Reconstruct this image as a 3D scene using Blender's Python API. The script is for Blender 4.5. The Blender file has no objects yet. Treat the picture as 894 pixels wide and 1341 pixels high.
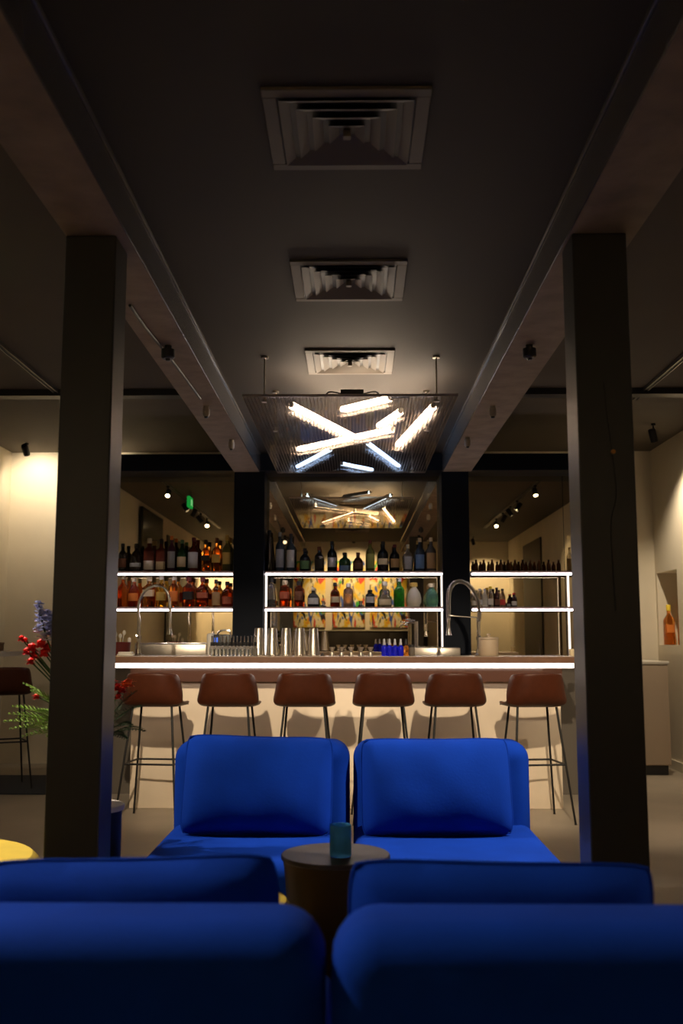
import bpy, bmesh, math, random
from mathutils import Vector, Matrix
random.seed(7)
PI = math.pi
sc = bpy.context.scene
COL = sc.collection

# ------------------------------------------------------------------ camera, world, exposure
F_PX, HORIZON, VPX, CAM_H = 1304.0, 838.0, 463.0, 1.25
TH = math.atan((HORIZON - 670.5) / F_PX)
YAW = math.atan((VPX - 447.0) / F_PX)
cam_d = bpy.data.cameras.new('camera')
cam = bpy.data.objects.new('camera', cam_d)
COL.objects.link(cam)
cam.location = (0, 0, CAM_H)
cam.rotation_euler = (PI / 2 + TH, 0, YAW)
cam_d.sensor_fit = 'VERTICAL'
cam_d.sensor_height = 36.0
cam_d.lens = F_PX * 36.0 / 1341.0
cam_d.clip_start = 0.05
cam_d.dof.use_dof = True
cam_d.dof.focus_distance = 5.6
cam_d.dof.aperture_fstop = 2.8
sc.camera = cam
w = bpy.data.worlds.new('world')
sc.world = w
w.use_nodes = True
w.node_tree.nodes['Background'].inputs[0].default_value = (0.9, 0.75, 0.55, 1)
w.node_tree.nodes['Background'].inputs[1].default_value = 0.002
sc.view_settings.view_transform = 'Standard'
sc.view_settings.look = 'None'
sc.view_settings.gamma = 1
sc.view_settings.exposure = -0.2
sc.view_settings.use_curve_mapping = False


def ray(px, py):
    x = (px - 447) / F_PX
    u = (670.5 - py) / F_PX
    v = (x, math.cos(TH) - u * math.sin(TH), math.sin(TH) + u * math.cos(TH))
    c, s = math.cos(YAW), math.sin(YAW)
    return Vector((v[0] * c - v[1] * s, v[0] * s + v[1] * c, v[2]))


def at(px, py, d):          # world point measured on the vertical plane y = d
    r = ray(px, py)
    return Vector((0, 0, CAM_H)) + r * (d / r.y)


def atz(px, py, z):         # world point measured on the level plane z
    r = ray(px, py)
    return Vector((0, 0, CAM_H)) + r * ((z - CAM_H) / r.z)


# ------------------------------------------------------------------ materials
MATS = {}


def mat(name, col, rough=0.5, metal=0.0, spec=0.5, trans=0.0, ior=1.45, var=0.0, vscale=8.0, bump=0.0, bscale=60.0,
        sheen=0.0, coat=0.0, emit=None, estr=0.0, sheen_tint=None):
    if name in MATS:
        return MATS[name]
    m = bpy.data.materials.new(name)
    m.use_nodes = True
    nt = m.node_tree
    b = nt.nodes['Principled BSDF']
    c = (*col, 1)
    b.inputs['Base Color'].default_value = c
    b.inputs['Roughness'].default_value = rough
    b.inputs['Metallic'].default_value = metal
    b.inputs['Specular IOR Level'].default_value = spec
    b.inputs['Transmission Weight'].default_value = trans
    b.inputs['IOR'].default_value = ior
    b.inputs['Sheen Weight'].default_value = sheen
    if sheen_tint:
        b.inputs['Sheen Tint'].default_value = (*sheen_tint, 1)
        b.inputs['Sheen Roughness'].default_value = 0.4
    b.inputs['Coat Weight'].default_value = coat
    if emit:
        b.inputs['Emission Color'].default_value = (*emit, 1)
        b.inputs['Emission Strength'].default_value = estr
    if var or bump:
        tc = nt.nodes.new('ShaderNodeTexCoord')
    if var:
        n = nt.nodes.new('ShaderNodeTexNoise')
        n.inputs['Scale'].default_value = vscale
        n.inputs['Detail'].default_value = 6
        nt.links.new(tc.outputs['Object'], n.inputs['Vector'])
        r = nt.nodes.new('ShaderNodeValToRGB')
        r.color_ramp.elements[0].position = 0.3
        r.color_ramp.elements[1].position = 0.7
        r.color_ramp.elements[0].color = tuple(x * (1 - var) for x in col) + (1,)
        r.color_ramp.elements[1].color = tuple(min(1, x * (1 + var)) for x in col) + (1,)
        nt.links.new(n.outputs['Fac'], r.inputs['Fac'])
        nt.links.new(r.outputs['Color'], b.inputs['Base Color'])
    if bump:
        n2 = nt.nodes.new('ShaderNodeTexNoise')
        n2.inputs['Scale'].default_value = bscale
        n2.inputs['Detail'].default_value = 4
        nt.links.new(tc.outputs['Object'], n2.inputs['Vector'])
        bp = nt.nodes.new('ShaderNodeBump')
        bp.inputs['Strength'].default_value = bump
        bp.inputs['Distance'].default_value = 0.01
        nt.links.new(n2.outputs['Fac'], bp.inputs['Height'])
        nt.links.new(bp.outputs['Normal'], b.inputs['Normal'])
    MATS[name] = m
    return m


def emat(name, col, strength):
    m = bpy.data.materials.new(name)
    m.use_nodes = True
    nt = m.node_tree
    nt.nodes.clear()
    e = nt.nodes.new('ShaderNodeEmission')
    e.inputs[0].default_value = (*col, 1)
    e.inputs[1].default_value = strength
    o = nt.nodes.new('ShaderNodeOutputMaterial')
    nt.links.new(e.outputs[0], o.inputs[0])
    return m


M_FLOOR = mat('floor_concrete', (0.34, 0.285, 0.22), 0.45, var=0.12, vscale=1.6, bump=0.05, bscale=25)
M_CEIL = mat('ceiling_paint', (0.036, 0.0275, 0.021), 0.75, var=0.06, vscale=2)
M_CEILSIDE = mat('side_ceiling_paint', (0.085, 0.068, 0.050), 0.8, var=0.06, vscale=2)
M_BEAM = mat('beam_concrete', (0.24, 0.175, 0.13), 0.7, var=0.22, vscale=7, bump=0.25, bscale=18)
M_BEAMSTEEL = mat('beam_side_paint', (0.09, 0.085, 0.085), 0.22, spec=0.6, var=0.1, vscale=5)
M_COL = mat('column_paint', (0.028, 0.026, 0.022), 0.38, spec=0.5, var=0.08, vscale=4, bump=0.04, bscale=20)
M_BCOL = mat('navy_column_paint', (0.005, 0.008, 0.016), 0.55, spec=0.15)
M_CREAM = mat('cream_plaster', (0.78, 0.70, 0.56), 0.85, var=0.05, vscale=2.2, bump=0.06, bscale=14)
M_BAR = mat('bar_plaster', (0.74, 0.61, 0.46), 0.75, var=0.07, vscale=3, bump=0.05, bscale=12)
M_APRON = mat('bar_apron_lacquer', (0.34, 0.17, 0.11), 0.14, spec=0.7)  # red-brown base colour includes the reddish reflection of the stools
M_COUNTER = mat('counter_stone', (0.42, 0.33, 0.26), 0.25, var=0.1, vscale=14)
M_COUNTEREDGE = mat('counter_edge_wood', (0.16, 0.075, 0.04), 0.4, var=0.15, vscale=10)
M_STEEL = mat('brushed_steel', (0.48, 0.43, 0.37), 0.33, metal=1, var=0.06, vscale=30)
M_CHROME = mat('chrome', (0.75, 0.72, 0.68), 0.12, metal=1)
M_MIRROR = mat('bronze_mirror', (0.90, 0.77, 0.52), 0.0, metal=1)
M_DARKWOOD = mat('shelf_dark_metal', (0.09, 0.06, 0.045), 0.4)
M_BLACK = mat('black_powder_coat', (0.012, 0.011, 0.011), 0.45)
M_BLACKPL = mat('black_plastic', (0.02, 0.02, 0.02), 0.4)
M_LEATHER = mat('rust_leather', (0.065, 0.016, 0.006), 0.42, spec=0.35, var=0.12, vscale=18, bump=0.06, bscale=120)
M_BLUE = mat('blue_velvet', (0.003, 0.032, 0.28), 0.9, spec=0.08, var=0.12, vscale=6, bump=0.08, bscale=90, sheen=0.03,
             sheen_tint=(0.15, 0.3, 1.0))
M_YEL = mat('yellow_fabric', (0.75, 0.52, 0.06), 0.8, var=0.06, bump=0.05, bscale=90)
M_BRONZE = mat('dark_bronze', (0.12, 0.08, 0.035), 0.5, metal=0.6, var=0.1, vscale=8)
M_WHITE = mat('white_lacquer', (0.75, 0.70, 0.62), 0.4)
M_LED = emat('led_white', (1.0, 0.88, 0.93), 13.0)
M_LEDBAR = emat('led_bar_white', (1.0, 0.84, 0.72), 5.6)
M_LEDV = emat('led_side_white', (1.0, 0.86, 0.74), 2.2)
M_TUBEW = emat('tube_warm', (1.0, 0.80, 0.58), 40.0)
M_TUBEC = emat('tube_cool', (0.42, 0.64, 1.0), 18.0)
M_LENS = emat('spot_lens', (1.0, 0.86, 0.62), 45.0)
M_LENSD = emat('dim_spot_lens', (1.0, 0.86, 0.62), 2.5)
M_EXIT = emat('exit_green', (0.02, 0.6, 0.12), 0.55)
M_EXITW = emat('exit_pale', (0.3, 1.0, 0.5), 0.7)
M_STEM = mat('stem_green', (0.05, 0.10, 0.025), 0.6)
M_FERN = mat('fern_green', (0.20, 0.33, 0.05), 0.6, var=0.3, vscale=30)
M_LEAFD = mat('dark_leaf', (0.03, 0.07, 0.025), 0.5)
M_RED = mat('red_petal', (0.72, 0.025, 0.02), 0.5)
M_ORANGE = mat('orange_petal', (0.9, 0.14, 0.03), 0.5)
M_LILAC = mat('lilac_petal', (0.50, 0.52, 0.74), 0.6)
M_TV = mat('screen_black', (0.01, 0.01, 0.011), 0.15)
M_RUG = mat('slate_rug', (0.035, 0.04, 0.05), 0.95, bump=0.2, bscale=200)
M_DOOR = mat('dark_door', (0.06, 0.045, 0.03), 0.5)


def sheet_mat(name, tcol, gcol, rough, diff, gloss=True):
    m = bpy.data.materials.new(name)
    m.use_nodes = True
    nt = m.node_tree
    nt.nodes.clear()
    out = nt.nodes.new('ShaderNodeOutputMaterial')
    t = nt.nodes.new('ShaderNodeBsdfTransparent')
    t.inputs[0].default_value = (*tcol, 1)
    d = nt.nodes.new('ShaderNodeBsdfTranslucent')
    d.inputs[0].default_value = (0.8, 0.74, 0.7, 1)
    m1 = nt.nodes.new('ShaderNodeMixShader')
    m1.inputs[0].default_value = diff
    nt.links.new(t.outputs[0], m1.inputs[1])
    nt.links.new(d.outputs[0], m1.inputs[2])
    g = nt.nodes.new('ShaderNodeBsdfGlossy')
    g.inputs['Color'].default_value = (*gcol, 1)
    g.inputs['Roughness'].default_value = rough
    m2 = nt.nodes.new('ShaderNodeMixShader')
    lw = nt.nodes.new('ShaderNodeLayerWeight')
    lw.inputs['Blend'].default_value = 0.5
    pw = nt.nodes.new('ShaderNodeMath')
    pw.operation = 'POWER'
    pw.inputs[1].default_value = 5.0
    ma = nt.nodes.new('ShaderNodeMath')
    ma.operation = 'MULTIPLY_ADD'
    ma.inputs[1].default_value = 0.92 if gloss else 0.2
    ma.inputs[2].default_value = 0.05
    nt.links.new(lw.outputs['Facing'], pw.inputs[0])
    nt.links.new(pw.outputs[0], ma.inputs[0])
    nt.links.new(ma.outputs[0], m2.inputs[0])
    nt.links.new(m1.outputs[0], m2.inputs[1])
    nt.links.new(g.outputs[0], m2.inputs[2])
    nt.links.new(m2.outputs[0], out.inputs[0])
    return m


M_SHEET = sheet_mat('polycarbonate_sheet', (0.86, 0.82, 0.80), (0.9, 0.88, 0.86), 0.03, 0.26)
M_RIB = sheet_mat('polycarbonate_rib', (0.62, 0.55, 0.52), (0.8, 0.77, 0.75), 0.15, 0.5, False)


def paint_mat():
    m = bpy.data.materials.new('abstract_canvas')
    m.use_nodes = True
    nt = m.node_tree
    b = nt.nodes['Principled BSDF']
    b.inputs['Roughness'].default_value = 0.6
    tc = nt.nodes.new('ShaderNodeTexCoord')

    def noise(scale, off, dist=1.5):
        mp = nt.nodes.new('ShaderNodeMapping')
        mp.inputs['Location'].default_value = off
        n = nt.nodes.new('ShaderNodeTexNoise')
        n.inputs['Scale'].default_value = scale
        n.inputs['Detail'].default_value = 3
        n.inputs['Distortion'].default_value = dist
        nt.links.new(tc.outputs['Object'], mp.inputs[0])
        nt.links.new(mp.outputs[0], n.inputs['Vector'])
        return n
    r = nt.nodes.new('ShaderNodeValToRGB')
    r.color_ramp.interpolation = 'EASE'
    el = r.color_ramp.elements
    stops = [(0.0, (0.85, 0.45, 0.03)), (0.40, (0.95, 0.62, 0.05)), (0.47, (0.93, 0.80, 0.42)), (0.54, (0.95, 0.86, 0.66)),
             (0.60, (0.95, 0.66, 0.06)), (0.68, (0.9, 0.28, 0.04)), (1.0, (0.8, 0.1, 0.03))]
    el[0].position, el[0].color = stops[0][0], (*stops[0][1], 1)
    el[1].position, el[1].color = stops[-1][0], (*stops[-1][1], 1)
    for p, c in stops[1:-1]:
        e = el.new(p)
        e.color = (*c, 1)
    nt.links.new(noise(2.2, (0, 0, 0)).outputs['Fac'], r.inputs['Fac'])
    prev = r.outputs['Color']
    for scale, off, col, th in ((3.2, (5, 2, 1), (0.06, 0.45, 0.08), 0.64), (3.6, (1, 8, 3), (0.05, 0.12, 0.5), 0.66),
                                (4.5, (9, 1, 4), (0.02, 0.015, 0.02), 0.645), (2.9, (3, 3, 9), (0.75, 0.07, 0.03), 0.65)):
        n = noise(scale * .7, off, 1.8)
        mpn = n.inputs['Vector'].links[0].from_node
        mpn.inputs['Rotation'].default_value = (0, .7 + off[0], 0)
        mpn.inputs['Scale'].default_value = (2.2, 1, .7)
        t = nt.nodes.new('ShaderNodeValToRGB')
        t.color_ramp.elements[0].position = th - 0.07
        t.color_ramp.elements[1].position = th - 0.05
        nt.links.new(n.outputs['Fac'], t.inputs['Fac'])
        mx = nt.nodes.new('ShaderNodeMixRGB')
        mx.inputs[2].default_value = (*col, 1)
        nt.links.new(t.outputs['Color'], mx.inputs[0])
        nt.links.new(prev, mx.inputs[1])
        prev = mx.outputs[0]
    nt.links.new(prev, b.inputs['Base Color'])
    return m


M_PAINT = paint_mat()


# ------------------------------------------------------------------ helpers
def B():
    return bmesh.new()


def box(bm, x0, x1, y0, y1, z0, z1, bev=0.0, seg=2):
    r = bmesh.ops.create_cube(bm, size=1.0)
    vs = r['verts']
    for v in vs:
        v.co = Vector((x0 + (v.co.x + .5) * (x1 - x0), y0 + (v.co.y + .5) * (y1 - y0), z0 + (v.co.z + .5) * (z1 - z0)))
    if bev > 0:
        es = list({e for v in vs for e in v.link_edges})
        bmesh.ops.bevel(bm, geom=es, offset=bev, segments=seg, profile=0.5, affect='EDGES')
    return bm


def rod(bm, a, b, r0, r1=None, seg=10, cap=True):
    a, b = Vector(a), Vector(b)
    r1 = r0 if r1 is None else r1
    d = b - a
    q = Vector((0, 0, 1)).rotation_difference(d.normalized())
    mtx = Matrix.Translation((a + b) / 2) @ q.to_matrix().to_4x4()
    bmesh.ops.create_cone(bm, cap_ends=cap, segments=seg, radius1=r0, radius2=r1, depth=d.length, matrix=mtx)
    return bm


def tube(bm, pts, r, seg=10, smooth_n=0):
    pts = [Vector(p) for p in pts]
    if smooth_n:
        out = []
        P = [pts[0]] + pts + [pts[-1]]
        for i in range(1, len(P) - 2):
            for k in range(smooth_n):
                t = k / smooth_n
                p0, p1, p2, p3 = P[i - 1], P[i], P[i + 1], P[i + 2]
                out.append(0.5 * ((2 * p1) + (p2 - p0) * t + (2 * p0 - 5 * p1 + 4 * p2 - p3) * t * t +
                                  (3 * p1 - p0 - 3 * p2 + p3) * t ** 3))
        out.append(pts[-1])
        pts = out
    rings = []
    up = None
    for i, p in enumerate(pts):
        d = (pts[min(i + 1, len(pts) - 1)] - pts[max(i - 1, 0)]).normalized()
        if up is None:
            up = d.orthogonal().normalized()
        up = (up - d * up.dot(d)).normalized()
        sd = d.cross(up)
        rr = r[i] if isinstance(r, (list, tuple)) else r
        rings.append([bm.verts.new(p + (up * math.cos(2 * PI * k / seg) + sd * math.sin(2 * PI * k / seg)) * rr) for k in range(seg)])
    for a, b in zip(rings, rings[1:]):
        for k in range(seg):
            bm.faces.new((a[k], a[(k + 1) % seg], b[(k + 1) % seg], b[k]))
    bm.faces.new(rings[0][::-1])
    bm.faces.new(rings[-1])
    return pts


def lathe(bm, prof, seg=20, sq=0.0, yscale=1.0, ox=0, oy=0, oz=0, arc=None):
    """prof: [(r, z)...]; sq 0 round .. 1 square section; arc=(a0,a1) gives a partial shell"""
    rings = []
    a0, a1 = arc if arc else (0, 2 * PI)
    n = seg if not arc else seg + 1
    for r, z in prof:
        if r < 1e-5:
            rings.append([bm.verts.new((ox, oy, oz + z))])
            continue
        ring = []
        for k in range(n):
            a = a0 + (a1 - a0) * k / seg + (PI / seg if not arc else 0)
            c, s = math.cos(a), math.sin(a)
            if sq > 0:
                q = max(abs(c), abs(s))
                f = 1 + sq * (1 / q - 1) * 0.82
            else:
                f = 1
            ring.append(bm.verts.new((ox + r * c * f, oy + r * s * f * yscale, oz + z)))
        rings.append(ring)
    for a, b in zip(rings, rings[1:]):
        m = n if not arc else n - 1
        for k in range(m):
            k2 = (k + 1) % n
            if len(a) == 1 and len(b) == 1:
                continue
            if len(a) == 1:
                bm.faces.new((a[0], b[k2], b[k]))
            elif len(b) == 1:
                bm.faces.new((a[k], a[k2], b[0]))
            else:
                bm.faces.new((a[k], a[k2], b[k2], b[k]))
    return bm


def obj(name, bm, m, parent=None, smooth=True, loc=None, autosm=True):
    bmesh.ops.recalc_face_normals(bm, faces=bm.faces)
    me = bpy.data.meshes.new(name)
    bm.to_mesh(me)
    bm.free()
    me.materials.append(m)
    if smooth:
        me.polygons.foreach_set('use_smooth', [True] * len(me.polygons))
        try:
            me.set_sharp_from_angle(angle=math.radians(40))
        except Exception:
            pass
    o = bpy.data.objects.new(name, me)
    COL.objects.link(o)
    if parent:
        o.parent = parent
    if loc:
        o.location = loc
    return o


def tag(o, label, cat, group=None):
    o['label'] = label
    o['category'] = cat
    if group:
        o['group'] = group
    return o


def thing(name, label, cat, loc=(0, 0, 0), rz=0.0, group=None):
    o = bpy.data.objects.new(name, None)
    COL.objects.link(o)
    o.location = loc
    o.rotation_euler = (0, 0, rz)
    return tag(o, label, cat, group)


def struct(name, bm, m, label=None, parent=None, smooth=False):
    o = obj(name, bm, m, parent, smooth)
    if not parent:
        o['kind'] = 'structure'
        if label:
            o['label'] = label
    return o


def copy_tree(o, parent=None):
    c = o.copy()
    COL.objects.link(c)
    c.parent = parent
    for ch in list(o.children):
        copy_tree(ch, c)
    return c


def bx(*a, **k):
    bm = B()
    box(bm, *a, **k)
    return bm


# ------------------------------------------------------------------ room shell
MY = 9.0          # plane of the mirror behind the bar
BACK = 10.35
RX, LX, ALX = 3.12, -3.05, -3.62
CEIL, SIDE = 2.9, 3.22
struct('floor', bx(-3.9, 3.5, -2.2, 10.6, -0.1, 0), M_FLOOR)
# lowered ceiling between the beams, and the higher ceiling round it
struct('ceiling', bx(-1.06, 1.04, 1.2, 9.1, CEIL, SIDE + 0.1), M_CEIL, 'lowered dark taupe ceiling between the two beams')
bm = B()
box(bm, -3.9, -1.06, -2.2, 10.6, SIDE, SIDE + 0.1)
box(bm, 1.04, 3.5, -2.2, 10.6, SIDE, SIDE + 0.1)
box(bm, -1.06, 1.04, -2.2, 1.2, SIDE, SIDE + 0.1)
box(bm, -1.06, 1.04, 9.1, 10.6, SIDE, SIDE + 0.1)
struct('ceiling_side', bm, M_CEILSIDE, 'higher dark ceiling over the sides of the room')
struct('wall_back', bx(-3.9, 3.5, BACK, BACK + 0.1, 0, SIDE), M_CREAM)
bm = B()
box(bm, LX - 0.1, LX, -2.2, 2.0, 0, SIDE)
box(bm, LX - 0.1, LX, 2.0, 7.6, 0, SIDE)
box(bm, ALX, LX, 7.5, 7.6, 0, SIDE)
box(bm, ALX - 0.1, ALX, 7.5, BACK, 0, SIDE)
struct('wall_left', bm, M_CREAM)
# right wall with its bottle niche
NY0, NY1, NZ0, NZ1, ND = 9.66, 10.30, 1.20, 1.93, 0.30
bm = B()
box(bm, RX, RX + 0.1, -2.2, NY0, 0, SIDE)
box(bm, RX, RX + 0.1, NY1, BACK, 0, SIDE)
box(bm, RX, RX + ND, NY0, NY1, 0, NZ0)
box(bm, RX, RX + ND, NY0, NY1, NZ1, SIDE)
box(bm, RX + ND, RX + ND + 0.05, NY0 - .05, NY1 + .05, NZ0 - .05, NZ1 + .05)
box(bm, RX + .1, RX + ND, NY0 - .05, NY0, NZ0 - .05, NZ1 + .05)
box(bm, RX + .1, RX + ND, NY1, NY1 + .05, NZ0 - .05, NZ1 + .05)
struct('wall_right', bm, M_CREAM)
struct('wall_front', bx(-3.9, 3.5, -2.2, -2.1, 0, SIDE), M_CREAM)
# dark doors and the dark stretch of the side walls that the mirror shows
for n, (x0, x1, y0, y1) in enumerate(((RX - 0.03, RX, -0.2, 1.5), (LX, LX + 0.03, -0.6, 1.9)), 1):
    o = struct(f'door_{n}', bx(x0, x1, y0, y1, 0, 2.95, bev=0.008), M_DOOR, 'dark full height timber door in the side wall')
    xs = x0 - 0.02 if n == 1 else x1 + 0.02
    h = B()
    rod(h, (xs, y1 - .12, .95), (xs, y1 - .12, 1.25), 0.01)
    obj('door_handle', h, M_STEEL, o)
# partition that carries the mirror, header beam
struct('wall_partition', bx(-2.2, 2.15, MY + 0.012, MY + 0.1, 0, 2.74), M_BCOL, 'dark partition behind the bar that carries the mirror')
struct('trim_1', bx(-2.3, 2.2, 8.68, MY + 0.1, 2.735, 2.885, bev=0.004), M_BCOL, 'dark navy header beam above the mirror')
struct('trim_2', bx(LX, -1.06, 7.68, 7.8, 3.17, SIDE), M_BLACK, 'thin black slot across the left ceiling')
struct('trim_3', bx(1.04, RX, 7.68, 7.8, 3.17, SIDE), M_BLACK, 'thin black slot across the right ceiling')
struct('baseboard_right', bx(RX - 0.015, RX, 1.5, 10.3, 0, 0.09), M_CREAM)

# beams with cladding; front and back columns
for sx, x0, x1, nm in ((-1, -1.06, -0.83, 'left'), (1, 0.79, 1.04, 'right')):
    o = struct('ceiling_beam', bx(x0, x1, 1.2, 8.72, 2.73, CEIL), M_BEAM,
               'concrete ceiling beam running from the camera to the bar on the ' + nm + ' columns')
    xi = x1 if sx < 0 else x0
    o2 = B()
    box(o2, min(xi, xi - sx * .006), max(xi, xi - sx * .006), 1.2, 8.72, 2.722, CEIL)
    struct('side_plate', o2, M_BEAMSTEEL, parent=o)
    o3 = B()
    box(o3, min(xi - sx * .006, xi - sx * .014), max(xi - sx * .006, xi - sx * .014), 1.2, 8.72, CEIL - .022, CEIL - .002, bev=0.002)
    obj('edge_lip', o3, M_STEEL if False else mat('lip_paint', (0.16, 0.15, 0.14), 0.18, spec=0.8), o)
for sx, x0, x1, lab in ((-1, -1.06, -0.872, 'dark painted front column beside the flowers'), (1, 0.802, 1.0, 'dark painted front column with a thin cable down it')):
    o = struct('column', bx(x0, x1, 3.5, 3.68, 0, 2.73, bev=0.006), M_COL, lab)
    if sx > 0:
        c = B()
        tube(c, [at(790, 500, 3.4985), at(797, 560, 3.4985), at(804, 610, 3.4985), at(807, 650, 3.4985), at(800, 690, 3.4985), at(806, 800, 3.4985)], 0.0022, 6, 5)
        obj('cable', c, M_BLACK, o)
        c = B()
        p = at(802, 592, 3.494)
        rod(c, p, p + Vector((0, -.012, 0)), 0.008)
        obj('indicator', c, mat('amber_lens', (0.5, 0.2, 0.02), 0.3), o)
for x0, x1, lab in ((-1.06, -0.79, 'navy black column between the left and middle back shelves'), (0.78, 1.02, 'navy black column between the middle and right back shelves')):
    struct('column', bx(x0, x1, 8.74, MY, 0, 2.735, bev=0.004), M_BCOL, lab)
# mirror panes
for x0, x1, z0, lab in ((-2.19, -1.055, 0.0, 'bronze mirror pane behind the whisky shelves'), (-0.79, 0.78, 0.0, 'bronze mirror pane behind the middle shelves'),
                        (1.02, 1.90, 0.0, 'bronze mirror pane behind the small brown bottles'), (1.905, 2.14, 0.0, 'narrow bronze mirror pane at the end of the bar wall')):
    tag(obj('mirror_panel', bx(x0, x1, MY, MY + 0.011, 0.0, 2.733), M_MIRROR, smooth=False), lab, 'mirror', 'mirror panes behind the bar')


# ------------------------------------------------------------------ ceiling vents
def make_vent():
    t = thing('ceiling_vent', 'x', 'air vent', group='square air vents in the lowered ceiling')
    mv = mat('vent_paint', (0.11, 0.088, 0.068), 0.6)
    S = 0.258

    def ring(bm, a, za, b, zb, th=0.006):
        pa = [(-a, -a), (a, -a), (a, a), (-a, a)]
        pb = [(-b, -b), (b, -b), (b, b), (-b, b)]
        for dz in (0, th):
            va = [bm.verts.new((x, y, za + dz)) for x, y in pa]
            vb = [bm.verts.new((x, y, zb + dz)) for x, y in pb]
            for i in range(4):
                j = (i + 1) % 4
                bm.faces.new((va[i], va[j], vb[j], vb[i]))
    f = B()
    for x0, x1, y0, y1 in ((-S, S, -S, -S + .045), (-S, S, S - .045, S), (-S, -S + .045, -S + .045, S - .045), (S - .045, S, -S + .045, S - .045)):
        box(f, x0, x1, y0, y1, -0.012, 0, bev=0.002, seg=1)
    obj('frame', f, mv, t)
    bkg = bx(-S + .04, S - .04, -S + .04, S - .04, -0.004, -0.001)
    obj('duct_plate', bkg, M_BLACK, t)
    for k in range(4):
        a = 0.208 - k * 0.050
        r = B()
        ring(r, a, -0.020, a - 0.032, -0.007, 0.002)
        obj('louvre', r, mv, t, smooth=False)
    obj('core_plate', bx(-.012, .012, -.012, .012, -.03, -.006), mv, t)
    return t


v0 = make_vent()
for i, (y, lab) in enumerate(((3.06, 'square louvred ceiling vent farthest from the lamp panel'), (4.43, 'square louvred ceiling vent between the two other vents'), (5.78, 'square louvred ceiling vent lit by the lamp panel beside it'))):
    v = v0 if i == 0 else copy_tree(v0)
    if i < 2:
        pass
    v.location = (-0.02, y, CEIL)
    v['label'] = lab

# ------------------------------------------------------------------ hanging lamp panel
PZ = 2.64
PX0, PX1, PY0, PY1 = -0.64, 0.60, 5.6, 8.25
t = thing('lamp_panel', 'hanging ribbed translucent panel with slanted light tubes above the bar', 'lamp', (0, 0, 0))
bm = B()
vs = [bm.verts.new(p) for p in ((PX0, PY0, PZ), (PX0, PY1, PZ), (PX1, PY1, PZ), (PX1, PY0, PZ))]
bm.faces.new(vs)
obj('lower_skin', bm, M_SHEET, t, smooth=False)
NR = 58
rib = B()
for k in range(NR + 1):
    x = PX0 + (PX1 - PX0) * k / NR
    box(rib, x - .0012, x + .0012, PY0 + .002, PY1 - .002, PZ + .0005, PZ + .0125)
ro = obj('ribs', rib, M_RIB, t, smooth=False)
ro['kind'] = 'stuff'
for x0, x1, y0, y1 in ((PX0, PX1, PY0 - .003, PY0), (PX0, PX1, PY1, PY1 + .003)):
    obj('edge_strip', bx(x0, x1, y0, y1, PZ - .001, PZ + .014), mat('edge_strip', (.35, .3, .27), .3), t, smooth=False)
for (x, y) in ((-.52, 5.68), (.485, 5.68), (-.52, 6.5), (.485, 6.5), (-.52, 8.15), (.485, 8.15)):
    r = B()
    rod(r, (x, y, PZ - .012), (x, y, CEIL - .004), 0.005, seg=8)
    rod(r, (x, y, CEIL - .012), (x, y, CEIL), 0.022, seg=14)
    rod(r, (x, y, PZ - .014), (x, y, PZ - .007), 0.017, seg=12)
    obj('suspension_rod', r, M_STEEL, t)
TUBES = [((382, 530), (462, 571), 0), ((448, 536), (510, 521), 0), ((496, 557), (524, 538), 0), ((391, 588), (460, 573), 0), ((465, 572), (513, 562), 0),
         ((520, 582), (567, 531), 0), ((389, 611), (432, 588), 1), ((448, 607), (487, 615), 1), ((482, 580), (522, 610), 1)]
for a, b, cool in TUBES:
    z = PZ + 0.045
    pa, pb = atz(*a, z), atz(*b, z)
    r = B()
    rod(r, pa, pb, 0.018 if not cool else 0.013, seg=10)
    tb = obj('light_tube', r, M_TUBEC if cool else M_TUBEW, t)
    rr = 0.018 if not cool else 0.013
    dl = (pb - pa).normalized()
    nb = Vector((-dl.y, dl.x, 0))
    nb = nb if nb.y > 0 else -nb
    ch = B()
    for q0, q1 in (((rr + .002), (rr + .005)),):
        ring = []
        for zz in (-rr - .003, rr + .004):
            for p in (pa, pb):
                ring += [ch.verts.new(p + nb * q0 + Vector((0, 0, zz))), ch.verts.new(p + nb * q1 + Vector((0, 0, zz)))]
        a0, a1, b0, b1, c0, c1, d0, d1 = ring
        for f in ((a0, b0, b1, a1), (c0, c1, d1, d0), (a0, a1, c1, c0), (b0, d0, d1, b1), (a0, c0, d0, b0), (a1, b1, d1, c1)):
            ch.faces.new(f)
    obj('channel', ch, M_STEEL, tb, smooth=False)  # plate added behind the tube to hide its glow from the mirror
    d = (pb - pa).normalized() * 0.018
    for q0, q1 in ((pa - d, pa), (pb, pb + d)):
        e = B()
        rod(e, q0, q1, 0.018 if not cool else 0.013, seg=10)
        obj('end_cap', e, M_WHITE, tb)
bm = bx(-.075, .06, 5.66, 5.75, PZ + .02, PZ + .058, bev=.004)
dr = obj('driver_box', bm, M_BLACKPL, t)
for sg, x in ((-1, -.07), (1, .06)):
    c = B()
    tube(c, [(x, 5.7, PZ + .04), (x + sg * .07, 5.69, PZ + .05), (x + sg * .10, 5.7, PZ + .018)], .004, 6, 5)
    obj('cable', c, M_BLACKPL, dr)
bm = bx(.22, .33, 5.66, 5.70, PZ + .008, PZ + .028, bev=.003)
obj('junction_box', bm, M_BLACKPL, t)


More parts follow.
